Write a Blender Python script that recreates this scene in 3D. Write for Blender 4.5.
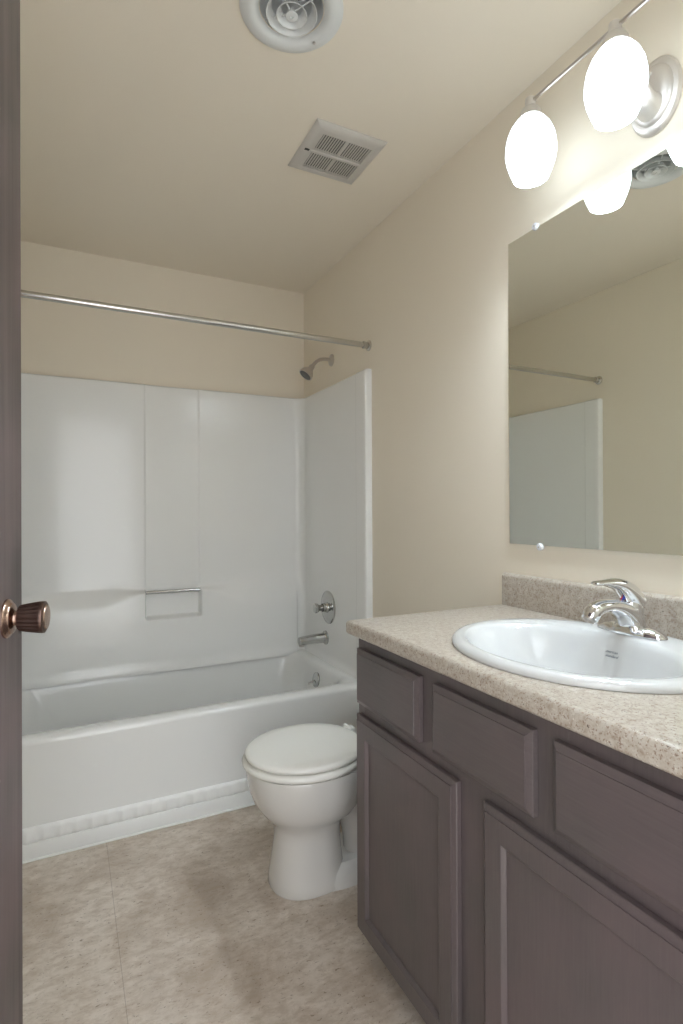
import bpy, bmesh, math, random
from mathutils import Vector, Matrix
PI = math.pi
random.seed(4)
S = bpy.context.scene
for o in list(bpy.data.objects):
    bpy.data.objects.remove(o)

# ------------------------------------------------------------------ camera
F_PX, YAW, CY, ROLL, PITCH, CAM_H = 546.85, math.radians(26.607), 508.8, math.radians(.233), math.radians(.145), 1.1883
cam_d = bpy.data.cameras.new('camera')
cam = bpy.data.objects.new('camera', cam_d)
S.collection.objects.link(cam)
cam_d.sensor_fit = 'VERTICAL'
cam_d.sensor_height = 36.0
cam_d.sensor_width = 24.0
cam_d.lens = F_PX / 1024 * 36.0
cam_d.shift_y = -(512 - CY) / 1024
cam_d.clip_start = 0.02
fwd = Vector((math.sin(YAW) * math.cos(PITCH), math.cos(YAW) * math.cos(PITCH), math.sin(PITCH)))
right = Vector((math.cos(YAW), -math.sin(YAW), 0))
up = right.cross(fwd)
R2 = right * math.cos(ROLL) + up * -math.sin(ROLL)
U2 = right * math.sin(ROLL) + up * math.cos(ROLL)
m = Matrix((R2, U2, -fwd)).transposed().to_4x4()
m.translation = Vector((0, 0, CAM_H))
cam.matrix_world = m
S.camera = cam

# ------------------------------------------------------------------ world, exposure
S.view_settings.view_transform = 'Standard'
S.view_settings.look = 'None'
S.view_settings.gamma = 1
S.view_settings.use_curve_mapping = False
S.view_settings.exposure = 0.66
LAMP = 2.25
BULB_E = 8.0
BULB_W = 8.8
HALL = 2.25
w = bpy.data.worlds.new('world')
S.world = w
w.use_nodes = True
bg = w.node_tree.nodes['Background']
bg.inputs[0].default_value = (0.95, 0.975, 1.0, 1)
bg.inputs[1].default_value = HALL

# ------------------------------------------------------------------ dimensions
XL, XR, YB, YF0, YF1, CEIL = -0.3165, 1.223, 2.918, 0.07, 0.19, 2.44
TUBY = 2.14

# ------------------------------------------------------------------ materials
def mat(name, col, rough=.5, metal=0.0, **kw):
    m = bpy.data.materials.new(name)
    m.use_nodes = True
    b = m.node_tree.nodes['Principled BSDF']
    b.inputs['Base Color'].default_value = (*col, 1)
    b.inputs['Roughness'].default_value = rough
    b.inputs['Metallic'].default_value = metal
    for k, v in kw.items():
        b.inputs[k.replace('_', ' ')].default_value = v
    return m

def nodes(m):
    nt = m.node_tree
    return nt, nt.nodes, nt.links, nt.nodes['Principled BSDF']

def coords(m, scale=(1, 1, 1)):
    nt, N, L, b = nodes(m)
    tc = N.new('ShaderNodeTexCoord')
    mp = N.new('ShaderNodeMapping')
    mp.inputs['Scale'].default_value = scale
    L.new(tc.outputs['Object'], mp.inputs['Vector'])
    return mp.outputs['Vector']

def noise(m, vec, scale, detail=3, rough=.55, dist=0):
    nt, N, L, b = nodes(m)
    n = N.new('ShaderNodeTexNoise')
    n.inputs['Scale'].default_value = scale
    n.inputs['Detail'].default_value = detail
    n.inputs['Roughness'].default_value = rough
    n.inputs['Distortion'].default_value = dist
    L.new(vec, n.inputs['Vector'])
    return n.outputs['Fac']

def ramp(m, fac, stops, interp='LINEAR'):
    nt, N, L, b = nodes(m)
    r = N.new('ShaderNodeValToRGB')
    r.color_ramp.interpolation = interp
    e = r.color_ramp.elements
    while len(e) < len(stops):
        e.new(.5)
    for i, (p, c) in enumerate(stops):
        e[i].position = p
        e[i].color = (*c, 1) if len(c) == 3 else c
    L.new(fac, r.inputs['Fac'])
    return r.outputs['Color']

def mix(m, fac, a, bcol, mode='MIX'):
    nt, N, L, b = nodes(m)
    x = N.new('ShaderNodeMix')
    x.data_type = 'RGBA'
    x.blend_type = mode
    for sock, v in ((x.inputs[0], fac), (x.inputs[6], a), (x.inputs[7], bcol)):
        if hasattr(v, 'links'):
            L.new(v, sock)
        elif isinstance(v, tuple):
            sock.default_value = (*v, 1)
        else:
            sock.default_value = v
    return x.outputs[2]

def bump(m, h, strength=.2, dist=.002):
    nt, N, L, b = nodes(m)
    bp = N.new('ShaderNodeBump')
    bp.inputs['Strength'].default_value = strength
    bp.inputs['Distance'].default_value = dist
    L.new(h, bp.inputs['Height'])
    L.new(bp.outputs['Normal'], b.inputs['Normal'])

def setcol(m, c):
    nt, N, L, b = nodes(m)
    L.new(c, b.inputs['Base Color'])

def make_paint(name, col):
    m = mat(name, col, .62)
    v = coords(m)
    bump(m, noise(m, v, 160, 3), .12, .0012)
    return m

PAINT = make_paint('beige_wall_paint', (.84, .765, .64))
PAINTC = make_paint('beige_ceiling_paint', (.85, .775, .655))

def make_floor():
    m = mat('travertine_vinyl', (.4, .33, .26), .38)
    nt, N, L, b = nodes(m)
    v = coords(m)
    n1 = noise(m, v, 4.5, 8, .66, .6)
    c1 = ramp(m, n1, [(.36, (.45, .375, .305)), (.5, (.60, .525, .45)), (.64, (.69, .62, .545))])
    v2 = coords(m, (1, 1.9, 1))
    n2 = noise(m, v2, 21, 10, .74, .25)
    k2 = ramp(m, n2, [(.40, (1, 1, 1)), (.56, (0, 0, 0))])
    c2 = mix(m, .0, c1, c1)
    mx = N.new('ShaderNodeMath'); mx.operation = 'MULTIPLY'; mx.inputs[1].default_value = .6
    L.new(k2, mx.inputs[0])
    c2 = mix(m, mx.outputs[0], c1, (.41, .32, .24))
    n3 = noise(m, v2, 70, 6, .72, .5)
    k3 = ramp(m, n3, [(.35, (1, 1, 1)), (.405, (0, 0, 0))])
    my = N.new('ShaderNodeMath'); my.operation = 'MULTIPLY'; my.inputs[1].default_value = .75
    L.new(k3, my.inputs[0])
    c3 = mix(m, my.outputs[0], c2, (.17, .12, .085))
    # tile seams
    br = N.new('ShaderNodeTexBrick')
    tc = N.new('ShaderNodeTexCoord'); mp = N.new('ShaderNodeMapping')
    mp.inputs['Location'].default_value = (-.122, -.55, 0)
    L.new(tc.outputs['Object'], mp.inputs['Vector']); L.new(mp.outputs[0], br.inputs['Vector'])
    br.offset = 0
    br.inputs['Scale'].default_value = 1
    br.inputs['Brick Width'].default_value = .92
    br.inputs['Row Height'].default_value = 1.83
    br.inputs['Mortar Size'].default_value = .0011
    br.inputs['Mortar Smooth'].default_value = .3
    mz = N.new('ShaderNodeMath'); mz.operation = 'MULTIPLY'; mz.inputs[1].default_value = .4
    L.new(br.outputs['Fac'], mz.inputs[0])
    c4 = mix(m, mz.outputs[0], c3, (.16, .12, .09))
    setcol(m, c4)
    bump(m, n3, .1, .001)
    return m
FLOOR = make_floor()

def make_granite():
    m = mat('speckled_laminate', (.6, .53, .43), .3)
    v = coords(m)
    n1 = noise(m, v, 75, 5, .65, .4)
    c = ramp(m, n1, [(.30, (.31, .24, .185)), (.46, (.45, .395, .33)), (.62, (.52, .48, .42))])
    n2 = noise(m, v, 260, 4, .6, .3)
    c = mix(m, ramp(m, n2, [(.36, (1, 1, 1)), (.45, (0, 0, 0))]), c, (.26, .18, .135))
    n3 = noise(m, v, 190, 2, .5, .8)
    c = mix(m, ramp(m, n3, [(.27, (1, 1, 1)), (.31, (0, 0, 0))]), c, (.07, .05, .045))
    n4 = noise(m, v, 330, 2, .5)
    c = mix(m, ramp(m, n4, [(.66, (0, 0, 0)), (.72, (1, 1, 1))]), c, (.68, .64, .57))
    setcol(m, c)
    return m
GRANITE = make_granite()

def make_wood(name, dark, light, sc, rough, spec=.5, axis='z'):
    m = mat(name, dark, rough)
    s = (1, 1, .035) if axis == 'z' else (1, .035, 1)
    v = coords(m, s)
    n = noise(m, v, sc, 5, .65, .3)
    v2 = coords(m)
    n2 = noise(m, v2, 5, 3)
    c = ramp(m, n, [(.3, dark), (.7, light)])
    c = mix(m, ramp(m, n2, [(.35, (0, 0, 0)), (.7, (.5, .5, .5))]), c, (light[0] * 1.35, light[1] * 1.1, light[2] * 1.18))
    setcol(m, c)
    bump(m, n, .18, .0008)
    nodes(m)[3].inputs['Specular IOR Level'].default_value = spec
    return m
ESP = make_wood('espresso_cabinet_wood', (.076, .065, .064), (.106, .092, .090), 230, .34, .6)
ESPH = make_wood('espresso_cabinet_wood_across', (.076, .065, .064), (.106, .092, .090), 230, .34, .6, 'y')
DOORW = make_wood('dark_stained_door_wood', (.028, .021, .019), (.125, .102, .097), 34, .42, .5)
DARK = mat('dark_void', (.012, .012, .012), .8)

def make_gloss(name, col, rough, bsc=0, bst=0, bd=.004, coat=0):
    m = mat(name, col, rough)
    b = nodes(m)[3]
    b.inputs['Coat Weight'].default_value = coat
    b.inputs['Coat Roughness'].default_value = .06
    if bsc:
        bump(m, noise(m, coords(m), bsc, 2, .4), bst, bd)
    return m
GEL = make_gloss('white_fibreglass', (.86, .862, .845), .19, 4.5, .22, .012, .22)
TUBM = make_gloss('white_tub_fibreglass', (.82, .825, .81), .17, 0, 0, 0, .3)
TRIMW = make_gloss('white_vinyl_trim', (.86, .865, .85), .3)
CHINA = make_gloss('white_vitreous_china', (.66, .645, .615), .1, 0, 0, 0, .4)
SINKW = make_gloss('white_sink_china', (.66, .665, .665), .07, 0, 0, 0, .5)
SEATM = make_gloss('cream_plastic_seat', (.80, .79, .745), .22)
VENTW = mat('white_enamel', (.74, .75, .74), .35)
GRILLE = mat('aged_white_plastic', (.58, .55, .51), .42)
CHROME = mat('chrome', (.80, .81, .83), .07, 1)
FIT = mat('tub_fitting_chrome', (.52, .52, .51), .16, 1)
NICKEL = mat('brushed_nickel', (.62, .58, .55), .3, 1)
STEEL = mat('shower_rod_steel', (.60, .59, .56), .24, 1)
SATIN = mat('satin_nickel_lamp', (.74, .71, .68), .42, .8)
BRONZE = mat('oil_rubbed_bronze', (.20, .135, .115), .3, 1)
BRONZEL = mat('worn_bronze', (.50, .35, .28), .26, 1)
FOIL = mat('foil_duct', (.13, .125, .12), .35, .9)
bump(FOIL, noise(FOIL, coords(FOIL), 45, 4, .7), 1.0, .01)
MIRROR = mat('silvered_mirror', (.945, .97, .92), .0, 1)
GLASSEDGE = mat('mirror_edge_glass', (.32, .42, .38), .15)
CLEAR = mat('clear_plastic_clip', (.86, .87, .92), .15)
CAULK = mat('white_caulk', (.80, .80, .77), .4)
INK = mat('grey_ink', (.16, .18, .22), .5)
REDM = mat('red_mark', (.6, .03, .05), .3)
BLUEM = mat('blue_mark', (.04, .08, .5), .3)
SHADE = mat('glowing_opal_glass', (.9, .9, .9), .3)
_b = nodes(SHADE)[3]
_b.inputs['Emission Color'].default_value = (.79, .91, 1.0, 1)
_b.inputs['Emission Strength'].default_value = LAMP
BULB = mat('lit_bulb', (1, 1, 1), .3)
_b = nodes(BULB)[3]
_b.inputs['Emission Color'].default_value = (.79, .91, 1.0, 1)
_b.inputs['Emission Strength'].default_value = BULB_E

# ------------------------------------------------------------------ mesh helpers
def finish(name, bm, material, parent=None, smooth=True, angle=38, mats=None):
    bmesh.ops.remove_doubles(bm, verts=bm.verts, dist=1e-6)
    bmesh.ops.recalc_face_normals(bm, faces=bm.faces)
    if smooth:
        for f in bm.faces:
            f.smooth = True
        for e in bm.edges:
            if len(e.link_faces) == 2 and e.calc_face_angle(0) > math.radians(angle):
                e.smooth = False
    me = bpy.data.meshes.new(name)
    bm.to_mesh(me)
    bm.free()
    for mm in (mats or [material]):
        me.materials.append(mm)
    o = bpy.data.objects.new(name, me)
    S.collection.objects.link(o)
    if parent:
        o.parent = parent
        p = parent
        off = Vector((0, 0, 0))
        while p:
            off += p.location
            p = p.parent
        o.location = -off
    return o

def thing(name, label, cat, loc, group=None, kind=None):
    o = bpy.data.objects.new(name, None)
    o.empty_display_size = .05
    S.collection.objects.link(o)
    o.location = loc
    tag(o, label, cat, group, kind)
    return o

def tag(o, label=None, cat=None, group=None, kind=None):
    if label: o['label'] = label
    if cat: o['category'] = cat
    if group: o['group'] = group
    if kind: o['kind'] = kind
    return o

def box(bm, x0, x1, y0, y1, z0, z1, bev=0, seg=2):
    r = bmesh.ops.create_cube(bm, size=1)
    vs = r['verts']
    for v in vs:
        v.co = Vector(((x0 + x1) / 2 + v.co.x * (x1 - x0), (y0 + y1) / 2 + v.co.y * (y1 - y0), (z0 + z1) / 2 + v.co.z * (z1 - z0)))
    if bev:
        es = list({e for v in vs for e in v.link_edges})
        bmesh.ops.bevel(bm, geom=es, offset=bev, segments=seg, profile=.5, affect='EDGES')
    return bm

def loft(bm, rings, closed=True, cap0=False, cap1=False, mi=0):
    R = [[bm.verts.new(p) for p in r] for r in rings]
    n = len(R[0])
    for a, b in zip(R, R[1:]):
        for i in range(n if closed else n - 1):
            j = (i + 1) % n
            try:
                f = bm.faces.new((a[i], a[j], b[j], b[i]))
                f.material_index = mi
            except ValueError:
                pass
    if cap0: bm.faces.new(R[0][::-1]).material_index = mi
    if cap1: bm.faces.new(R[-1]).material_index = mi
    return bm

def frame_of(d):
    d = Vector(d).normalized()
    a = Vector((0, 0, 1)) if abs(d.z) < .9 else Vector((1, 0, 0))
    u = d.cross(a).normalized()
    return u, d.cross(u).normalized(), d

def lathe(bm, base, axis, prof, n=32, sy=1.0, caps=(False, False), ribs=0, rib_depth=0, ribrange=None):
    """prof: list of (distance along axis, radius)."""
    u, v, d = frame_of(axis)
    base = Vector(base)
    rings = []
    for k, (t, r) in enumerate(prof):
        ring = []
        for i in range(n):
            a = 2 * PI * i / n
            rr = r
            if ribs and ribrange[0] <= k <= ribrange[1]:
                rr = r - rib_depth * (.5 + .5 * math.cos(a * ribs)) ** .5
            ring.append(base + d * t + u * (rr * math.cos(a)) + v * (rr * sy * math.sin(a)))
        rings.append(ring)
    return loft(bm, rings, True, caps[0], caps[1])

def smooth_path(pts, k=6):
    P = [Vector(p) for p in pts]
    P = [P[0] * 2 - P[1]] + P + [P[-1] * 2 - P[-2]]
    out = []
    for i in range(1, len(P) - 2):
        for s in range(k):
            t = s / k
            a, b, c, d = P[i - 1], P[i], P[i + 1], P[i + 2]
            out.append(.5 * ((2 * b) + (c - a) * t + (2 * a - 5 * b + 4 * c - d) * t * t + (3 * b - a - 3 * c + d) * t ** 3))
    out.append(P[-2].copy())
    return out

def tube(bm, pts, rad, n=20, caps=(True, True), side=None):
    """rad: number, or function t -> (r_u, r_v); side fixes the u direction."""
    rings = []
    m_ = len(pts)
    pu = None
    for i, p in enumerate(pts):
        p = Vector(p)
        a = Vector(pts[max(0, i - 1)]); b = Vector(pts[min(m_ - 1, i + 1)])
        d = (b - a).normalized()
        if side is not None:
            u = Vector(side)
            u = (u - d * u.dot(d)).normalized()
        elif pu is None:
            u = frame_of(d)[0]
        else:
            u = (pu - d * pu.dot(d)).normalized()
        pu = u
        v = d.cross(u)
        t = i / (m_ - 1)
        r = rad(t) if callable(rad) else rad
        ru, rv = r if isinstance(r, tuple) else (r, r)
        rings.append([p + u * ru * math.cos(2 * PI * k / n) + v * rv * math.sin(2 * PI * k / n) for k in range(n)])
    return loft(bm, rings, True, caps[0], caps[1])

def interp(tab, t):
    if t <= tab[0][0]: return tab[0][1]
    for (a, x), (b, y) in zip(tab, tab[1:]):
        if t <= b:
            s = (t - a) / (b - a)
            return tuple(p + (q - p) * s for p, q in zip(x, y)) if isinstance(x, tuple) else x + (y - x) * s
    return tab[-1][1]

def sst(a, b, t):
    s = max(0, min(1, (t - a) / (b - a)))
    return s * s * (3 - 2 * s)

def rrect(x0, x1, y0, y1, r, z, seg=8, per=10):
    """rounded rectangle ring with a fixed vertex count."""
    pts = []
    cs = [(x1 - r, y1 - r, 0), (x0 + r, y1 - r, PI / 2), (x0 + r, y0 + r, PI), (x1 - r, y0 + r, 1.5 * PI)]
    for q, (cx, cy, a0) in enumerate(cs):
        for i in range(seg + 1):
            a = a0 + (PI / 2) * i / seg
            pts.append(Vector((cx + r * math.cos(a), cy + r * math.sin(a), z)))
        nx = cs[(q + 1) % 4]
        e = pts[-1]
        a = nx[2]
        s = Vector((nx[0] + r * math.cos(a), nx[1] + r * math.sin(a), z))
        for i in range(1, per):
            pts.append(e.lerp(s, i / per))
    return pts

# ------------------------------------------------------------------ setting
def struct(name, bm, material, **k):
    o = finish(name, bm, material, smooth=False)
    o['kind'] = 'structure'
    return o
T = .12
struct('floor', box(bmesh.new(), XL - T, XR + T, -.9, YB + T, -.1, 0), FLOOR)
DC = Vector((.503, 1.270, CEIL))          # the duct opening above the round diffuser
bm = bmesh.new()
cx0, cx1, cy0, cy1 = XL - T, XR + T, YF0, YB + T
ang = sorted([2 * PI * i / 64 for i in range(64)] + [math.atan2(b - DC.y, a - DC.x) % (2 * PI) for a in (cx0, cx1) for b in (cy0, cy1)])
def c_out(z):
    o_ = []
    for a in ang:
        c, q = math.cos(a), math.sin(a)
        t = min(((cx1 if c > 0 else cx0) - DC.x) / c if abs(c) > 1e-9 else 1e9, ((cy1 if q > 0 else cy0) - DC.y) / q if abs(q) > 1e-9 else 1e9)
        o_.append(Vector((DC.x + c * t, DC.y + q * t, z)))
    return o_
def c_in(z):
    return [Vector((DC.x + .080 * math.cos(a), DC.y + .080 * math.sin(a), z)) for a in ang]
loft(bm, [c_in(CEIL), c_out(CEIL), c_out(CEIL + .1), c_in(CEIL + .1), c_in(CEIL)])
struct('ceiling', bm, PAINTC)
struct('wall_right', box(bmesh.new(), XR, XR + T, YF0, YB + T, 0, CEIL), PAINT)
struct('wall_left', box(bmesh.new(), XL - T, XL, YF0, YB + T, 0, CEIL), PAINT)
struct('wall_back', box(bmesh.new(), XL, XR, YB, YB + T, 0, CEIL), PAINT)
DX0, DX1, DZ = -.236, .565, 2.045
bm = bmesh.new()
box(bm, XL, DX0, YF0, YF1, 0, CEIL)
box(bm, DX1, XR, YF0, YF1, 0, CEIL)
box(bm, DX0, DX1, YF0, YF1, DZ, CEIL)
struct('wall_front', bm, PAINT)
bm = bmesh.new()
for (a, b) in ((DX0 - .055, DX0 - .001), (DX1 + .001, DX1 + .055)):
    box(bm, a, b, YF1, YF1 + .012, 0, DZ + .055, .003)
box(bm, DX0 - .055, DX1 + .055, YF1, YF1 + .012, DZ + .001, DZ + .055, .003)
struct('trim_1', bm, DOORW)

# ------------------------------------------------------------------ door, standing open at the left
HG = Vector((-.2285, .215, 0))
dd = Vector((math.sin(math.radians(12)), math.cos(math.radians(12)), 0))
dn = Vector((dd.y, -dd.x, 0))
def dpt(s, nrm, z):
    return HG + dd * s + dn * nrm + Vector((0, 0, z))
DW = .792
bm = bmesh.new()
e_ = .003
prof = [(0, -.035), (DW - e_, -.035), (DW, -.035 + e_), (DW, -e_), (DW - e_, 0), (0, 0)]
loft(bm, [[dpt(s, q, z) for s, q in prof] for z in (.012, 2.03)], True, True, True)
door = finish('door_1', bm, DOORW, smooth=False)
door['kind'] = 'structure'
tag(door)
KS = .86      # knob size factor
kb = dpt(DW - .073, 0, 1.0345)
bm = bmesh.new()
lathe(bm, kb, dn, [(a * KS, b * KS) for a, b in [(0, .0325), (.003, .0325), (.006, .030), (.007, .027), (.010, .025), (.012, .018), (.013, .0125)]], 40)
lathe(bm, kb, dn, [(a * KS, b * KS) for a, b in [(.012, .0125), (.020, .011), (.024, .0115)]], 28)
rs = finish('door_rosette', bm, BRONZEL, door)
rs['label'] = 'round worn copper coloured rosette behind the door knob'
bm = bmesh.new()
lathe(bm, kb, dn, [(a * KS, b * KS) for a, b in [(.019, .0), (.019, .0195), (.022, .0220), (.036, .0243), (.051, .0265), (.0545, .0270), (.0585, .0265), (.0600, .0240)]], 96, ribs=24, rib_depth=.0013, ribrange=(2, 4))
lathe(bm, kb, dn, [(a * KS, b * KS) for a, b in [(.0600, .0240), (.0610, .0195), (.0603, .010), (.0600, 0)]], 96)
kn = finish('door_knob', bm, BRONZE, door, angle=30)
kn['label'] = 'fluted oil rubbed bronze door knob'
bm = bmesh.new()
lathe(bm, kb, dn, [(a * KS, b * KS) for a, b in [(.0603, .0210), (.0622, .0195), (.0628, .010), (.0630, 0)]], 40)
finish('knob_face', bm, BRONZEL, kn)

# ------------------------------------------------------------------ bathtub and surround
tub = thing('bathtub', 'white fibreglass bathtub and moulded wall surround across the back of the room', 'bathtub', (.45, 2.5, 0))
bm = bmesh.new()
x0, x1, y0, y1 = XL + .002, XR - .002, TUBY, YB - .004
RZ = .413
rings = [
    rrect(x0, x1, y0 + .004, y1, .003, .0),
    rrect(x0, x1, y0 + .004, y1, .003, RZ - .040),
    rrect(x0, x1, y0 + .002, y1, .003, RZ - .024),
    rrect(x0, x1, y0 + .003, y1, .004, RZ - .014),
    rrect(x0, x1, y0 + .009, y1, .006, RZ - .006),
    rrect(x0, x1, y0 + .018, y1, .010, RZ - .002),
    rrect(x0 + .01, x1 - .012, y0 + .030, y1 - .03, .02, RZ),
    rrect(x0 + .035, x1 - .052, y0 + .062, y1 - .066, .07, RZ - .003),
    rrect(x0 + .045, x1 - .066, y0 + .080, y1 - .073, .10, RZ - .009),
    rrect(x0 + .055, x1 - .076, y0 + .094, y1 - .079, .12, RZ - .022),
    rrect(x0 + .064, x1 - .083, y0 + .104, y1 - .084, .13, RZ - .045),
    rrect(x0 + .090, x1 - .098, y0 + .118, y1 - .094, .14, RZ - .12),
    rrect(x0 + .145, x1 - .122, y0 + .134, y1 - .116, .14, .16),
    rrect(x0 + .20, x1 - .145, y0 + .150, y1 - .128, .13, .095),
    rrect(x0 + .25, x1 - .18, y0 + .185, y1 - .155, .11, .068),
    rrect(x0 + .33, x1 - .26, y0 + .26, y1 - .23, .08, .060),
]
loft(bm, rings, True, False, True)
finish('tub_basin', bm, TUBM, tub, angle=50)
# lower apron panel, slightly forward, and the ribbed strip above it
bm = bmesh.new()
box(bm, x0, x1, TUBY - .003, TUBY + .012, .0, .060, .002)
finish('apron_base', bm, TUBM, tub)
bm = bmesh.new()
N_ = 500
pr = lambda x: .0022 * (.5 + .5 * math.sin(x * 2 * PI / .052)) ** 2
rings = []
for i in range(N_ + 1):
    x = x0 + (x1 - x0) * i / N_
    ph = x * 2 * PI / .0505
    saw = ((x / .0505) % 1.0)
    tri = max(0, 1 - abs(saw - .5) * 2.4)
    ring = []
    for q, z in enumerate((.058, .060, .070, .085, .098, .110, .113)):
        shape = (0, .6, 1, 1, 1, .75, 0)[q]
        f = 1 - (z - .06) / .05
        bulge = .0050 * max(0, 1 - abs(saw - .5) * (1.6 + 2.4 * f))
        ring.append(Vector((x, TUBY + .004 - .0052 * shape - bulge * (shape if 0 < q < 6 else 0), z)))
    rings.append(ring)
loft(bm, rings, False)
rp = finish('apron_strip', bm, TRIMW, tub, angle=60)
rp['label'] = 'bright white rippled strip along the foot of the tub apron'
bm = bmesh.new()
tube(bm, [Vector((x0 + (x1 - x0) * i / 20, TUBY - .004, .0035)) for i in range(21)], .0042, 8)
finish('caulk_bead', bm, CAULK, tub)

# surround: one moulded sheet following left, back and right wall
SX0, SX1, SYB = XL + .030, XR - .030, YB - .036
ST = 1.822
def path(s):
    """plan position and inward normal along the U; s in metres from the front left end."""
    r = .055
    L1 = SYB - r - TUBY
    q = r * PI / 2
    L2 = (SX1 - SX0) - 2 * r
    if s < L1:
        return Vector((SX0, TUBY + s, 0)), Vector((1, 0, 0))
    s -= L1
    if s < q:
        a = s / r
        c = Vector((SX0 + r, SYB - r, 0))
        nrm = Vector((math.cos(a), -math.sin(a), 0))
        return c - nrm * r, nrm
    s -= q
    if s < L2:
        return Vector((SX0 + r + s, SYB, 0)), Vector((0, -1, 0))
    s -= L2
    if s < q:
        a = s / r
        c = Vector((SX1 - r, SYB - r, 0))
        nrm = Vector((-math.sin(a), -math.cos(a), 0))
        return c - nrm * r, nrm
    s -= q
    return Vector((SX1, SYB - r - s, 0)), Vector((-1, 0, 0))
r_ = .055
LA = SYB - r_ - TUBY
LQ = r_ * PI / 2
LB = (SX1 - SX0) - 2 * r_
TOT = 2 * LA + 2 * LQ + LB
def back_s(x):
    return LA + LQ + (x - SX0 - r_)
sB0, sB1 = LA + LQ, LA + LQ + LB
NX0, NX1 = .345, .612
def depth(s, z):
    d = 0
    onback = sst(LA, LA + LQ, s) * (1 - sst(LA + LQ + LB, LA + 2 * LQ + LB, s))
    x = SX0 + r_ + (s - LA - LQ)
    incol = sst(NX0 - .006, NX0 + .006, x) * (1 - sst(NX1 - .006, NX1 + .006, x))
    # lower body stands forward, with a ledge
    zled = .792
    far = sst(.0, .30, max(NX0 - x, x - NX1))
    low = 1 - sst(zled - .012 - .10 * far, zled + .006 + .055 * far, z)
    lowcol = 1 - sst(.648, .664, z)
    d += onback * .052 * (low * (1 - incol) + lowcol * incol)
    # side walls: slight lower step
    # centre column
    d += onback * .006 * (1 - incol) * (1 - low)
    # hollow cove to the tub deck
    d += .010 * (1 - sst(.40, .47, z)) ** 2
    # vertical pilaster line near the front of the side walls
    for s0, sg in ((.085, 1), (TOT - .085, 1)):
        pass
    if s < .2:
        d += .007 * (1 - sst(.083, .09, s))
    if s > TOT - .2:
        d += .004 * sst(TOT - .09, TOT - .083, s)
    return d
def lin(a, b, n):
    return [a + (b - a) * i / n for i in range(n)]
ss = lin(0, .075, 4) + lin(.075, .098, 8) + lin(.098, LA, 14) + lin(LA, LA + LQ, 10)
ss += lin(sB0, back_s(NX0 - .012), 22) + lin(back_s(NX0 - .012), back_s(NX0 + .012), 12)
ss += lin(back_s(NX0 + .012), back_s(NX1 - .012), 12) + lin(back_s(NX1 - .012), back_s(NX1 + .012), 12)
ss += lin(back_s(NX1 + .012), sB1, 18) + lin(sB1, sB1 + LQ, 10) + lin(sB1 + LQ, TOT - .098, 14) + lin(TOT - .098, TOT - .075, 8) + lin(TOT - .075, TOT, 4) + [TOT]
zs = lin(.392, .47, 10) + lin(.47, .64, 6) + lin(.64, .672, 12) + lin(.672, .72, 3) + lin(.72, .772, 10) + lin(.772, .812, 16) + lin(.812, ST - .012, 30)
bm = bmesh.new()
cols = []
for s in ss:
    p, nrm = path(s)
    col = []
    for z in zs:
        col.append(p + nrm * depth(s, z) + Vector((0, 0, z)))
    dtop = depth(s, ST - .02)
    for a in (0, 25, 50, 75, 90):
        a = math.radians(a)
        col.append(p + nrm * (dtop - .010 * (1 - math.cos(a))) + Vector((0, 0, ST - .010 + .010 * math.sin(a))))
    col.append(p - nrm * .026 + Vector((0, 0, ST)))
    cols.append(col)
loft(bm, cols, False)
# front edge flanges back to the wall
for s, sg in ((0, -1), (TOT, 1)):
    p, nrm = path(s)
    base = cols[0] if s == 0 else cols[-1]
    fl = [[q.copy() for q in base]]
    for a in (30, 60, 90):
        a = math.radians(a)
        fl.append([q + Vector((0, -.008 * math.sin(a), 0)) - nrm * .008 * (1 - math.cos(a)) for q in base[:-1]] + [base[-1] + Vector((0, -.008 * math.sin(a), 0))])
    wall = []
    for q in fl[-1]:
        wx = XL + .001 if s == 0 else XR - .001
        wall.append(Vector((wx, q.y, q.z)))
    fl.append(wall)
    wl2 = [Vector((q.x, q.y + .02, q.z)) for q in wall]
    fl.append(wl2)
    loft(bm, fl, False)
finish('wall_surround', bm, GEL, tub, angle=55)
bm = bmesh.new()
gb = [Vector((NX0 + .001 + (NX1 - NX0 - .002) * i / 8, SYB - .024, .782)) for i in range(9)]
tube(bm, gb, .0085, 20)
g_ = finish('grab_bar', bm, FIT, tub)
g_['label'] = 'short chrome bar across the moulded soap niche'

#overflow plate with trip lever (part of the tub)
bm = bmesh.new()
ov = Vector((1.128, 2.545, .327))
oax = Vector((-1, 0, .17)).normalized()
lathe(bm, ov, oax, [(-.004, .037), (.003, .037), (.006, .035), (.009, .028), (.011, .014), (.0115, 0)], 36)
op = finish('overflow_plate', bm, FIT, tub)
bm = bmesh.new()
tube(bm, smooth_path([ov + Vector((-.010, 0, .0)), ov + Vector((-.022, -.0, -.006)), ov + Vector((-.040, .012, -.018))]), lambda t: (.004 + .002 * t, .0035), 12)
finish('trip_lever', bm, FIT, op)
bm = bmesh.new()
lathe(bm, (.98, 2.54, .0595), (0, 0, 1), [(0, .037), (.003, .036), (.004, .03), (.002, .01), (.002, 0)], 32)
finish('drain', bm, CHROME, tub)

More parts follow.
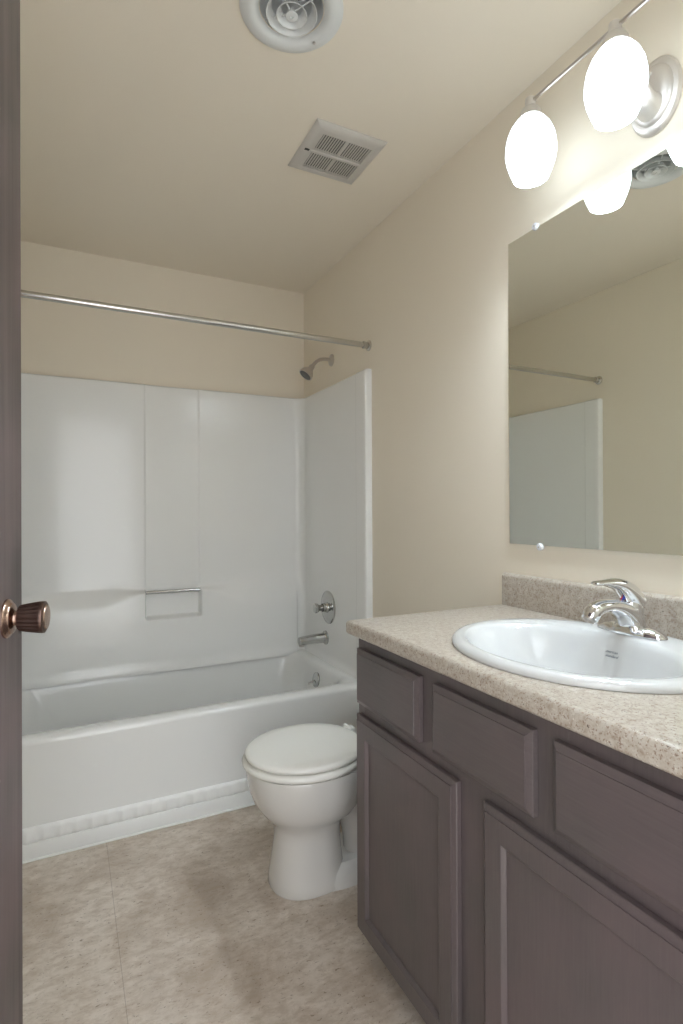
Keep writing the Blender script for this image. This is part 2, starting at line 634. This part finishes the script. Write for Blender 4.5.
# ------------------------------------------------------------------ tub fittings on the right wall
sv = thing('shower_valve', 'round chrome shower valve plate with knob handle on the surround side wall', 'shower valve', (SX1, 2.535, .692))
bm = bmesh.new()
vb = Vector((SX1, 2.535, .692))
lathe(bm, vb, (-1, 0, 0), [(.0005, .084), (.002, .084), (.005, .081), (.009, .068), (.010, .045), (.011, .03), (.011, 0)], 56)
finish('escutcheon', bm, FIT, sv)
bm = bmesh.new()
lathe(bm, vb, (-1, 0, 0), [(.009, .028), (.016, .026), (.020, .0215), (.034, .0205)], 32)
lathe(bm, vb, (-1, 0, 0), [(.032, .0165), (.052, .0155), (.058, .019), (.064, .024), (.073, .0255), (.079, .024), (.081, .018), (.0815, 0)], 32)
finish('valve_handle', bm, FIT, sv)

sp = thing('tub_spout', 'stubby chrome tub spout pointing over the basin below the valve', 'faucet', (SX1, 2.565, .53))
bm = bmesh.new()
pts = smooth_path([(SX1 - .0005, 2.565, .531), (SX1 - .012, 2.565, .531), (SX1 - .03, 2.565, .531), (SX1 - .085, 2.565, .530), (SX1 - .135, 2.565, .527), (SX1 - .154, 2.565, .525)], 6)
tube(bm, pts, lambda t: interp([(0, (.0335, .036)), (.14, (.0325, .035)), (.22, (.026, .028)), (.6, (.022, .0235)), (.93, (.0205, .021)), (.98, (.018, .0185)), (1, (.012, .013))], t), 28)
finish('spout_body', bm, FIT, sp)
bm = bmesh.new()
lathe(bm, (SX1 - .136, 2.565, .51), (0, 0, -1), [(-.004, .0150), (.006, .0150), (.010, .0135), (.010, .010), (.004, .009), (.004, 0)], 28)
finish('spout_outlet', bm, NICKEL, sp)

sh = thing('shower_fixture', 'small brushed metal shower head on a bent arm high on the right wall', 'shower head', (XR, 2.548, 1.964))
bm = bmesh.new()
lathe(bm, (XR - .0005, 2.548, 1.964), (-1, 0, 0), [(0, .031), (.003, .031), (.007, .026), (.010, .017), (.013, .0115)], 36)
finish('arm_flange', bm, NICKEL, sh)
bm = bmesh.new()
ap = smooth_path([(XR - .004, 2.548, 1.964), (XR - .035, 2.548, 1.965), (1.158, 2.548, 1.959), (1.132, 2.548, 1.942), (1.110, 2.548, 1.915)], 8)
tube(bm, ap, .0088, 18)
finish('shower_arm', bm, NICKEL, sh)
hd = Vector((-.62, 0, -.78)).normalized()
hb = Vector((1.116, 2.548, 1.922))
bm = bmesh.new()
lathe(bm, hb, hd, [(0, .0), (0, .012), (.010, .0155), (.018, .0145), (.021, .0145), (.032, .0235), (.046, .034), (.060, .037), (.066, .0372), (.068, .035), (.066, .032)], 36)
finish('spray_bell', bm, NICKEL, sh)
bm = bmesh.new()
lathe(bm, hb, hd, [(.0655, .033), (.064, .024), (.066, .015), (.0655, 0)], 36)
o = finish('spray_face', bm, mat('dark_spray_face', (.09, .09, .085), .4), sh)
o['label'] = 'dark round spray face'

rod = thing('shower_rod', 'long straight metal shower curtain rod spanning above the tub', 'shower rod', (.45, 2.157, 1.933))
bm = bmesh.new()
tube(bm, [Vector((XL + .004 + (XR - XL - .008) * i / 4, 2.157, 1.933)) for i in range(5)], .0125, 24)
finish('rod_tube', bm, STEEL, rod)
for sx, dr in ((XL, 1), (XR, -1)):
    bm = bmesh.new()
    lathe(bm, (sx + dr * .0005, 2.157, 1.933), (dr, 0, 0), [(0, .024), (.003, .024), (.006, .020), (.008, .0145), (.020, .0150), (.023, .0165), (.030, .0165), (.032, .0135)], 32)
    finish('rod_flange', bm, STEEL, rod)

# ------------------------------------------------------------------ toilet
TYC = 1.618
toi = thing('toilet', 'white two piece toilet with closed lid between the vanity and the tub', 'toilet', (.8, TYC, 0))
def egg(xf, xb, xw, w, z, n=56, pf=2.0, pb=2.0, dy=0):
    """plan ring: front tip xf, back xb, widest at xw, half width w."""
    out = []
    for i in range(n):
        a = 2 * PI * i / n
        c, s = math.cos(a), math.sin(a)
        L_ = (xw - xf) if c < 0 else (xb - xw)
        p = pf if c < 0 else pb
        out.append(Vector((xw + L_ * math.copysign(abs(c) ** (2 / p), c), TYC + dy + w * math.copysign(abs(s) ** (2 / p), s), z)))
    return out
bm = bmesh.new()
rg = [
    egg(.570, .80, .69, .108, .0, pf=2.2, pb=3, dy=.028),
    egg(.567, .805, .69, .112, .006, pf=2.2, pb=3, dy=.028),
    egg(.569, .803, .69, .109, .03, pf=2.2, pb=3, dy=.026),
    egg(.575, .795, .69, .097, .10, pf=2.2, pb=2.8, dy=.017),
    egg(.579, .788, .69, .088, .16, pf=2.2, pb=2.6, dy=.009),
    egg(.577, .79, .69, .088, .195, pf=2.3, pb=2.5, dy=.003),
    egg(.563, .80, .69, .103, .226, pf=2.2, pb=2.5),
    egg(.537, .83, .695, .132, .250, pf=2.1, pb=2.4),
    egg(.514, .85, .69, .152, .283, pf=2.1, pb=2.4),
    egg(.497, .868, .685, .163, .325, pf=2.1, pb=2.3),
    egg(.490, .876, .68, .168, .365, pf=2.1, pb=2.3),
    egg(.488, .878, .68, .169, .388, pf=2.1, pb=2.3),
    egg(.490, .876, .68, .167, .396, pf=2.1, pb=2.3),
    egg(.51, .86, .68, .150, .398, pf=2.1, pb=2.3),
]
loft(bm, rg, True, True, True)
# trapway and rear foot
tw = smooth_path([(.72, TYC, .31), (.80, TYC, .29), (.87, TYC, .22), (.90, TYC, .11), (.90, TYC, .01)], 6)
tube(bm, tw, lambda t: (.060 + .010 * math.sin(PI * t), .085), 24, side=(0, 1, 0))
loft(bm, [egg(.66, 1.02, .84, .095, .0, pf=3, pb=3, dy=.010), egg(.66, 1.02, .84, .096, .020, pf=3, pb=3, dy=.010), egg(.67, 1.012, .84, .090, .050, pf=3, pb=3, dy=.010), egg(.69, 1.0, .84, .074, .070, pf=3, pb=3, dy=.01)], True, True, True)
# rear deck under the tank
box(bm, .80, 1.17, TYC - .105, TYC + .105, .335, .401, .018, 3)
finish('bowl', bm, CHINA, toi, angle=50)
bm = bmesh.new()
loft(bm, [egg(.488, .872, .678, .169, .3985), egg(.478, .874, .678, .176, .403), egg(.476, .875, .678, .1775, .411), egg(.480, .873, .678, .174, .4185), egg(.50, .86, .678, .160, .4205)], True, True, True)
finish('seat', bm, SEATM, toi, angle=60)
bm = bmesh.new()
loft(bm, [egg(.497, .858, .675, .158, .4225, pb=2.2), egg(.487, .866, .675, .167, .425, pb=2.2), egg(.484, .868, .675, .1695, .432, pb=2.2), egg(.487, .866, .675, .167, .4385, pb=2.2), egg(.497, .858, .675, .159, .4420, pb=2.2), egg(.53, .83, .675, .130, .4440, pb=2.2), egg(.59, .78, .675, .078, .4452, pb=2.2), egg(.65, .70, .675, .02, .4455, pb=2.2)], True, True, True)
finish('lid', bm, SEATM, toi, angle=60)
for sy in (-1, 1):
    bm = bmesh.new()
    box(bm, .852, .890, TYC + sy * .073 - .016, TYC + sy * .073 + .016, .3975, .436, .006, 3)
    tube(bm, [Vector((.870, TYC + sy * .073 - .026, .431)), Vector((.870, TYC + sy * .073 + .026, .431))], .0085, 14)
    finish('seat_hinge', bm, SEATM, toi)
bm = bmesh.new()
loft(bm, [rrect(1.06, 1.205, TYC - .19, TYC + .19, .03, .402), rrect(1.045, 1.212, TYC - .205, TYC + .205, .03, .42), rrect(1.035, 1.214, TYC - .213, TYC + .213, .03, .66)], True, True, True)
finish('tank', bm, CHINA, toi)
bm = bmesh.new()
loft(bm, [rrect(1.028, 1.216, TYC - .218, TYC + .218, .03, .661), rrect(1.024, 1.218, TYC - .222, TYC + .222, .032, .668), rrect(1.024, 1.218, TYC - .222, TYC + .222, .032, .685), rrect(1.034, 1.21, TYC - .212, TYC + .212, .03, .694)], True, True, True)
finish('tank_lid', bm, CHINA, toi)
bm = bmesh.new()
lathe(bm, (1.036, TYC + .15, .615), (-1, 0, 0), [(0, .012), (.008, .012), (.012, .009)], 20, caps=(False, True))
tube(bm, [Vector((1.022, TYC + .15, .615)), Vector((1.018, TYC + .08, .609))], lambda t: (.006, .004), 12)
finish('flush_lever', bm, CHROME, toi)
for sy in (-1, 1):
    bm = bmesh.new()
    lathe(bm, (.93, TYC + sy * .092, .030), (0, 0, 1), [(0, .014), (.012, .014), (.020, .009), (.022, 0)], 20)
    finish('bolt_cap', bm, CHINA, toi)

# ------------------------------------------------------------------ vanity cabinet
VX = .697                 # face frame plane
VF = .678                 # door and drawer faces
VY0, VY1 = .335, 1.292
CT = .894
van = thing('vanity_cabinet', 'dark espresso bathroom vanity cabinet under the speckled countertop', 'cabinet', (.95, .81, 0))
bm = bmesh.new()
for ya in (VY1 - .016, VY0 + .002):
    prof = [(VX + .02, .089), (VX + .075, .089), (VX + .075, 0), (XR - .002, 0), (XR - .002, CT - .038), (VX + .02, CT - .038)]
    loft(bm, [[Vector((x, y, q)) for x, q in prof] for y in (ya, ya + .014)], True, True, True)
box(bm, VX + .02, XR - .002, VY0 + .016, VY1 - .016, .10, .115)
box(bm, XR - .012, XR - .002, VY0 + .016, VY1 - .016, .115, CT - .038)
finish('carcass', bm, ESP, van, smooth=False)
bm = bmesh.new()
# face frame: stiles, rails
ft, fb = CT - .0385, .088
box(bm, VX, VX + .02, VY1 - .035, VY1, fb, ft, .0008, 1)
box(bm, VX, VX + .02, VY0, VY0 + .035, fb, ft, .0008, 1)
box(bm, VX, VX + .02, .775, .880, fb, .662, .0008, 1)
for ys in (.9685, .6455):
    box(bm, VX, VX + .02, ys - .042, ys + .042, .66, ft, .0008, 1)
box(bm, VX + .0002, VX + .0198, VY0 + .035, VY1 - .035, .81, ft, .0006, 1)
box(bm, VX + .0002, VX + .0198, VY0 + .035, VY1 - .035, .636, .694, .0006, 1)
box(bm, VX + .0002, VX + .0198, VY0 + .035, VY1 - .035, fb, .125, .0006, 1)
finish('face_frame', bm, ESP, van, smooth=False)
bm = bmesh.new()
box(bm, VX + .076, VX + .09, VY0 + .016, VY1 - .016, .0, .0995)
finish('toe_kick', bm, ESPH, van, smooth=False)

def yzrect(ya, yb, za, zb, x):
    return [Vector((x, ya, za)), Vector((x, yb, za)), Vector((x, yb, zb)), Vector((x, ya, zb))]
def shaker(ya, yb, za, zb):
    bm = bmesh.new()
    xo = VX - .001
    f = VF
    ins = lambda d, x: yzrect(ya + d, yb - d, za + d, zb - d, x)
    rings = [ins(0, xo), ins(0, f + .008), ins(.0015, f + .006), ins(.010, f + .0022), ins(.0112, f + .0022), ins(.0118, f), ins(.051, f), ins(.0525, f + .0008), ins(.0545, f + .0035), ins(.0575, f + .0075), ins(.0580, f + .009)]
    loft(bm, rings, True, True, True)
    return finish('door', bm, ESP, van, smooth=False)
def slab(ya, yb, za, zb):
    bm = bmesh.new()
    f = VF
    ins = lambda d, x: yzrect(ya + d, yb - d, za + d, zb - d, x)
    rings = [ins(0, VX - .001), ins(0, f + .0075), ins(.0015, f + .0065), ins(.0105, f + .0022), ins(.0115, f + .0020), ins(.0122, f)]
    loft(bm, rings, True, True, True)
    return finish('drawer_front', bm, ESPH, van, smooth=False)
shaker(.865, 1.281, .085, .6505)
shaker(.350, .788, .085, .6505)
for (ya, yb) in ((.9935, 1.280), (.6665, .9445), (.346, .6245)):
    slab(ya, yb, .6795, .8235)

# ------------------------------------------------------------------ countertop with backsplash
SC = Vector((.950, .800, 0))
SA, SB = .243, .281
CX0, CX1, CY0, CY1 = .6680, XR - .0015, .318, 1.309
def rect_angles():
    ang = [2 * PI * i / 120 for i in range(120)]
    for cx in (CX0, CX1):
        for cy in (CY0, CY1):
            a = math.atan2(cy - SC.y, cx - SC.x) % (2 * PI)
            k = min(range(len(ang)), key=lambda i: abs(ang[i] - a))
            ang[k] = a
    return sorted(ang)
ANG = rect_angles()
def rect_ring(ins, z):
    out = []
    xa, xb, ya, yb = CX0 + ins, CX1, CY0 + ins * .4, CY1 - ins
    for a in ANG:
        # intersect with outer rectangle, then clamp into the inset one
        c, s = math.cos(a), math.sin(a)
        t = min(((CX1 if c > 0 else CX0) - SC.x) / c if abs(c) > 1e-9 else 1e9, ((CY1 if s > 0 else CY0) - SC.y) / s if abs(s) > 1e-9 else 1e9)
        x, y = SC.x + c * t, SC.y + s * t
        out.append(Vector((min(max(x, xa), xb), min(max(y, ya), yb), z)))
    return out
def ell_ring(ax, ay, z, cx=None, cy=None):
    cx = SC.x if cx is None else cx
    cy = SC.y if cy is None else cy
    out = []
    for a in ANG:
        c, s = math.cos(a), math.sin(a)
        t = 1 / math.sqrt((c / ax) ** 2 + (s / ay) ** 2)
        out.append(Vector((cx + c * t, cy + s * t, z)))
    return out
ct = thing('countertop', 'beige speckled laminate countertop with backsplash on the dark vanity', 'countertop', (.95, .81, CT))
bm = bmesh.new()
rr = .011
rings = [ell_ring(SA - .018, SB - .018, CT - .037), rect_ring(.010, CT - .038), rect_ring(.003, CT - .036), rect_ring(0, CT - .031)]
for a in (0, 22, 45, 67, 90):
    a = math.radians(a)
    rings.append(rect_ring(rr * (1 - math.cos(a)), CT - rr + rr * math.sin(a)))
rings += [ell_ring(SA - .018, SB - .018, CT), ell_ring(SA - .018, SB - .018, CT - .037)]
loft(bm, rings, True)
finish('worktop', bm, GRANITE, ct, angle=50)
bm = bmesh.new()
bx0, bx1 = XR - .019, XR - .001
prof = [(bx1, CT + .0005), (bx0, CT + .0005), (bx0, CT + .086), (bx0 + .001, CT + .091), (bx0 + .004, CT + .0955), (bx0 + .009, CT + .098), (bx1, CT + .098)]
loft(bm, [[Vector((x, y, z)) for x, z in prof] for y in (CY0, CY1 - .014)], True, True, True)
finish('backsplash', bm, GRANITE, ct, angle=50)

# ------------------------------------------------------------------ sink
snk = thing('sink', 'white oval drop-in sink set in the speckled countertop', 'sink', (SC.x, SC.y, CT))
bm = bmesh.new()
BX = SC.x - .037
z = CT
rings = [
    ell_ring(SA - .001, SB - .001, z + .0006),
    ell_ring(SA, SB, z + .004),
    ell_ring(SA - .003, SB - .003, z + .010),
    ell_ring(SA - .009, SB - .009, z + .0145),
    ell_ring(SA - .018, SB - .018, z + .016),
    ell_ring(SA - .028, SB - .030, z + .0155, SC.x - .002),
    ell_ring(SA - .060, SB - .046, z + .0150, SC.x - .032),
    ell_ring(SA - .066, SB - .052, z + .0110, SC.x - .034),
    ell_ring(SA - .072, SB - .060, z + .000, SC.x - .036),
    ell_ring(SA - .080, SB - .072, z - .020, BX),
    ell_ring(SA - .092, SB - .090, z - .055, BX),
    ell_ring(SA - .115, SB - .120, z - .092, BX),
    ell_ring(SA - .145, SB - .160, z - .120, BX),
    ell_ring(.060, .075, z - .136, BX),
    ell_ring(.022, .022, z - .142, BX),
]
loft(bm, rings, True, False, True)
finish('basin', bm, SINKW, snk, angle=60)
bm = bmesh.new()
lathe(bm, (BX, SC.y, z - .1418), (0, 0, 1), [(0, .026), (.003, .024), (.004, .018), (.002, .017), (.004, .0)], 32)
finish('sink_drain', bm, CHROME, snk)
# printed badge on the inside of the bowl
def text_mesh(name, body, size, mtx, material, parent, shear=.25, extrude=.0002):
    c = bpy.data.curves.new(name, 'FONT')
    c.body = body
    c.size = size
    c.shear = shear
    c.extrude = extrude
    c.align_x = 'CENTER'
    t = bpy.data.objects.new(name, c)
    S.collection.objects.link(t)
    bpy.context.view_layer.update()
    me = bpy.data.meshes.new_from_object(t.evaluated_get(bpy.context.evaluated_depsgraph_get()))
    bpy.data.objects.remove(t)
    me.transform(mtx)
    me.materials.clear()
    me.materials.append(material)
    o = bpy.data.objects.new(name, me)
    S.collection.objects.link(o)
    o.parent = parent
    off = Vector((0, 0, 0))
    p = parent
    while p:
        off += p.location
        p = p.parent
    o.location = -off
    return o
# rear bowl wall point (towards +X): position and slope
for body, zz in (('American', z - .024), ('Standard', z - .0325)):
    tt = (z - .020 - zz) / .035
    xx = BX + (SA - .080) - .012 * tt - .0016
    X_ = Vector((0, -1, 0)); Y_ = Vector((.43, 0, .90)).normalized(); Z_ = X_.cross(Y_)
    mt = Matrix((X_, Y_, Z_)).transposed().to_4x4()
    mt.translation = Vector((xx, .817 - (.004 if body == 'Standard' else 0), zz))
    o = text_mesh('badge', body, .0088, mt, INK, snk)
    o['label'] = 'small grey printed maker mark inside the bowl'

# ------------------------------------------------------------------ faucet
FY, FX, FZ = .808, 1.130, z + .0163
fa = thing('faucet', 'chrome single lever bathroom faucet standing on the sink rim', 'faucet', (FX, FY, FZ))
bm = bmesh.new()
# base: low saddle with two pointed wings
sec = []
for i in range(41):
    t = -1 + 2 * i / 40
    y = FY + t * .084
    k = abs(t)
    hw = interp([(0, .030), (.25, .0295), (.6, .024), (.85, .0165), (.96, .009), (1, .002)], k)
    hh = interp([(0, .030), (.22, .026), (.36, .0175), (.5, .0195), (.7, .0165), (.9, .009), (1, .001)], k)
    ring = [Vector((FX + hw * math.cos(PI * j / 16), y, FZ + .001 + hh * math.sin(PI * j / 16) ** .8)) for j in range(17)]
    ring = ring + [Vector((FX - hw, y, FZ)), Vector((FX + hw, y, FZ))]
    sec.append(ring)
loft(bm, sec, True, True, True)
finish('faucet_base', bm, CHROME, fa, angle=60)
bm = bmesh.new()
sp_ = smooth_path([(FX + .004, FY, FZ + .006), (FX - .002, FY, FZ + .030), (FX - .024, FY, FZ + .050), (FX - .056, FY, FZ + .063), (FX - .092, FY, FZ + .067), (FX - .120, FY, FZ + .060), (FX - .135, FY, FZ + .043)], 7)
tube(bm, sp_, lambda t: interp([(0, (.030, .030)), (.2, (.027, .028)), (.4, (.023, .020)), (.6, (.0205, .0145)), (.8, (.0205, .0155)), (.93, (.020, .0165)), (1, (.0175, .0150))], t), 28, side=(0, 1, 0))
finish('spout', bm, CHROME, fa, angle=60)
bm = bmesh.new()
a = sp_[-1]; dr = (sp_[-1] - sp_[-2]).normalized()
lathe(bm, a - dr * .001, dr, [(0, .0125), (.005, .0125), (.005, .0095), (.002, .009), (.002, 0)], 24)
finish('aerator', bm, NICKEL, fa)
bm = bmesh.new()
lathe(bm, (FX + .006, FY, FZ + .040), (-.12, 0, 1), [(0, .0225), (.012, .0235), (.024, .0232), (.034, .0215), (.042, .017), (.046, .009), (.047, 0)], 36)
hp = smooth_path([(FX + .014, FY, FZ + .066), (FX - .006, FY, FZ + .090), (FX - .040, FY, FZ + .110), (FX - .082, FY, FZ + .117), (FX - .120, FY, FZ + .118)], 8)
tube(bm, hp, lambda t: interp([(0, (.0255, .025)), (.25, (.0245, .0225)), (.5, (.0210, .0150)), (.8, (.0155, .0062)), (.95, (.0135, .005)), (1, (.008, .003))], t), 28, side=(0, 1, 0))
ha = finish('lever_handle', bm, CHROME, fa, angle=60)
for dy, mm in ((.0035, REDM), (-.0035, BLUEM)):
    bm = bmesh.new()
    lathe(bm, (FX - .0255, FY + dy * .6, FZ + .079), (-1, 0, -.25), [(0, .0026), (.0035, .0026), (.0045, .002), (.0048, 0)], 14)
    finish('temperature_mark', bm, mm, ha)

# ------------------------------------------------------------------ mirror
MY0, MY1, MZ0, MZ1 = .36, 1.2725, 1.0845, 2.0045
mi = thing('wall_mirror', 'large frameless rectangular mirror on the right wall above the backsplash', 'mirror', (XR, .81, MZ0))
bm = bmesh.new()
mx = XR - .0075
box(bm, mx, XR - .0015, MY0, MY1, MZ0, MZ1)
bmesh.ops.recalc_face_normals(bm, faces=bm.faces)
for f in bm.faces:
    f.material_index = 0 if f.normal.x < -.5 else 1
finish('mirror_glass', bm, None, mi, smooth=False, mats=[MIRROR, GLASSEDGE])
for (yy, zz, dz) in ((1.163, MZ1, 1), (1.152, MZ0, -1), (.47, MZ1, 1), (.48, MZ0, -1)):
    bm = bmesh.new()
    lathe(bm, (XR - .0015, yy, zz + dz * .004), (-1, 0, 0), [(0, .0105), (.009, .0105), (.0115, .008), (.012, 0)], 20)
    cl = finish('mirror_clip', bm, CLEAR, mi)
    cl['label'] = 'small clear plastic mirror clip'
    bm = bmesh.new()
    lathe(bm, (XR - .0132, yy, zz + dz * .005), (-1, 0, 0), [(0, .0028), (.0012, .0025), (.0015, 0)], 12)
    finish('clip_screw', bm, NICKEL, cl)

# ------------------------------------------------------------------ vanity light
LX, LZB = 1.072, 2.240
LY = (1.040, .796, .552)
vl = thing('vanity_light', 'three shade brushed nickel vanity light bar above the mirror', 'wall lamp', (XR, .80, 2.14))
PC = Vector((XR - .001, .803, 2.142))
bm = bmesh.new()
def oval(bm, c, prof, n=56, ky=.72):
    rings = [[Vector((c.x - t, c.y + r * ky * math.cos(2 * PI * i / n), c.z + r * math.sin(2 * PI * i / n))) for i in range(n)] for t, r in prof]
    loft(bm, rings, True, False, True)
oval(bm, PC, [(0, .086), (.004, .086), (.010, .081), (.012, .073), (.012, .068), (.016, .066), (.022, .056), (.024, .03)])
finish('wall_plate', bm, SATIN, vl)
bm = bmesh.new()
am = smooth_path([(LX, .803, LZB), (LX + .020, .803, LZB - .016), (LX + .050, .803, LZB - .055), (LX + .085, .803, LZB - .105), (LX + .108, .803, LZB - .125), (XR - .018, .803, LZB - .128)], 7)
tube(bm, am, lambda t: interp([(0, (.012, .010)), (.25, (.017, .012)), (.6, (.026, .016)), (.85, (.030, .024)), (1, (.030, .030))], t), 28, side=(0, 1, 0))
finish('lamp_arm', bm, SATIN, vl, angle=60)
for sy in (-1, 1):
    bm = bmesh.new()
    lathe(bm, (XR - .018, .803, 2.142 + sy * .046), (-1, 0, 0), [(0, .006), (.006, .006), (.010, .004), (.011, 0)], 16)
    finish('finial_screw', bm, SATIN, vl)
bm = bmesh.new()
tube(bm, [Vector((LX, LY[2] - .02, LZB)), Vector((LX, .803, LZB)), Vector((LX, LY[0] + .014, LZB))], .0048, 16)
finish('lamp_bar', bm, NICKEL, vl)
for ly in LY:
    bm = bmesh.new()
    lathe(bm, (LX, ly, LZB + .009), (0, 0, -1), [(0, 0), (0, .0125), (.002, .0135), (.024, .0135), (.025, .0165), (.027, .021), (.036, .026), (.050, .0295), (.053, .0300), (.053, .027)], 32)
    finish('socket_cup', bm, SATIN, vl)
    bm = bmesh.new()
    zt = LZB - .043
    pro = [(0, .022), (.002, .028), (.012, .0385), (.030, .0495), (.055, .0585), (.080, .0625), (.105, .0625), (.130, .0585), (.155, .0515), (.176, .0440), (.1785, .0425), (.176, .0410), (.155, .0485), (.130, .0555), (.105, .0595), (.080, .0595), (.055, .0555), (.030, .0465), (.012, .0355), (.004, .026)]
    pro = [(a * .862, b * (1.0 if a < .1 else 1.02)) for a, b in pro]
    lathe(bm, (LX, ly, zt), (0, 0, -1), pro, 40)
    shd = finish('glass_shade', bm, SHADE, vl, angle=80)
    shd['label'] = 'glowing white opal glass shade'
    bm = bmesh.new()
    lathe(bm, (LX, ly, zt), (0, 0, -1), [(.004, .012), (.015, .013), (.025, .018), (.040, .0225), (.055, .0225), (.068, .016), (.076, .008), (.077, 0)], 28)
    bo = finish('bulb', bm, BULB, shd)
    ld = bpy.data.lights.new('bulb_light', 'POINT')
    ld.energy = BULB_W
    ld.shadow_soft_size = .022
    ld.color = (.79, .91, 1.0)
    lo = bpy.data.objects.new('bulb_light', ld)
    S.collection.objects.link(lo)
    lo.location = (LX, ly, zt - .110)

# ------------------------------------------------------------------ ceiling diffuser
df = thing('ceiling_diffuser', 'round white ceiling air diffuser with concentric cones', 'ceiling vent', tuple(DC))
bm = bmesh.new()
lathe(bm, DC, (0, 0, -1), [(.0005, .129), (.004, .129), (.009, .122), (.0135, .110), (.0145, .100), (.010, .090), (.003, .083), (-.004, .0795), (-.02, .078), (-.098, .078)], 64)
finish('outer_ring', bm, VENTW, df)
for k, (ra, rb, zt, zb) in enumerate(((.051, .0640, -.006, .015), (.027, .0385, -.002, .018))):
    bm = bmesh.new()
    lathe(bm, DC, (0, 0, -1), [(zt, ra), (zt + .004, ra + .0015), (zb - .005, rb - .004), (zb - .001, rb - .001), (zb + .001, rb), (zb + .0015, rb - .0015), (zb - .002, rb - .005), (zt + .001, ra - .0012)], 56)
    finish('cone_ring', bm, VENTW, df)
bm = bmesh.new()
lathe(bm, DC, (0, 0, -1), [(.004, .009), (.012, .0115), (.019, .0152), (.021, .0148), (.022, .010), (.0225, .0045), (.018, .004), (.018, 0)], 36)
finish('centre_cap', bm, VENTW, df)
bm = bmesh.new()
for a in (math.radians(38), math.radians(128)):
    c, s = math.cos(a), math.sin(a)
    tube(bm, [DC + Vector((c * .079, s * .079, .002)), DC + Vector((0, 0, -.011)), DC + Vector((-c * .079, -s * .079, .002))], .0018, 8)
finish('spoke', bm, VENTW, df)
bm = bmesh.new()
lathe(bm, DC, (0, 0, 1), [(.090, .0775), (.094, .05), (.088, .03), (.092, 0)], 56)
finish('duct_foil', bm, FOIL, df)
for a in (150, 330):
    bm = bmesh.new()
    a = math.radians(a + 62)
    lathe(bm, DC + Vector((math.cos(a) * .099, math.sin(a) * .099, -.0135)), (0, 0, -1), [(0, .0045), (.002, .004), (.0025, 0)], 14)
    finish('screw', bm, NICKEL, df)

# ------------------------------------------------------------------ exhaust fan grille
GX0, GX1, GY0, GY1 = .716, .977, 1.588, 1.853
eg = thing('exhaust_fan_grille', 'square louvered exhaust fan grille on the ceiling', 'ceiling vent', ((GX0 + GX1) / 2, (GY0 + GY1) / 2, CEIL))
bm = bmesh.new()
def xyr(i, zz):
    return [Vector((GX0 + i, GY0 + i, zz)), Vector((GX1 - i, GY0 + i, zz)), Vector((GX1 - i, GY1 - i, zz)), Vector((GX0 + i, GY1 - i, zz))]
loft(bm, [xyr(0, CEIL - .0005), xyr(0, CEIL - .003), xyr(.003, CEIL - .006), xyr(.018, CEIL - .0145), xyr(.026, CEIL - .016), xyr(.040, CEIL - .016), xyr(.041, CEIL - .006)], True)
finish('grille_frame', bm, GRILLE, eg, angle=25)
ix0, ix1, iy0, iy1 = GX0 + .041, GX1 - .041, GY0 + .041, GY1 - .041
my_ = (iy0 + iy1) / 2
mx_ = (ix0 + ix1) / 2
bm = bmesh.new()
box(bm, ix0, ix1, iy0, iy1, CEIL - .0065, CEIL - .0010)
finish('grille_backing', bm, mat('grille_shadow', (.12, .115, .11), .8), eg, smooth=False)
bm = bmesh.new()
box(bm, ix0 - .012, ix1 + .004, my_ - .0065, my_ + .0065, CEIL - .0195, CEIL - .004, .003)
box(bm, mx_ - .0025, mx_ + .0025, iy0, iy1, CEIL - .0155, CEIL - .004, .001)
finish('centre_bar', bm, GRILLE, eg)
bm = bmesh.new()
ns = 20
for i in range(ns):
    x = ix0 + (i + .5) * (ix1 - ix0) / ns
    for ya, yb in ((iy0, my_ - .0065), (my_ + .0065, iy1)):
        v = [Vector((x - .0024, ya, CEIL - .0148)), Vector((x + .0018, ya, CEIL - .0152)), Vector((x + .0018, ya, CEIL - .0135)), Vector((x - .0024, ya, CEIL - .0131))]
        loft(bm, [v, [q + Vector((0, yb - ya, 0)) for q in v]], True, True, True)
sl = finish('louvre_slats', bm, GRILLE, eg, smooth=False)
bm = bmesh.new()
lathe(bm, (mx_, my_, CEIL - .0195), (0, 0, -1), [(0, .0045), (.002, .004), (.0025, 0)], 14)
finish('grille_screw', bm, NICKEL, eg)
bm = bmesh.new()
box(bm, ix0 - .030, ix0 - .013, my_ - .005, my_ + .005, CEIL - .0175, CEIL - .0158, .001)
o = finish('clip_slot', bm, mat('slot_dark', (.05, .05, .045), .7), eg)
o['label'] = 'dark slot beside the centre bar'
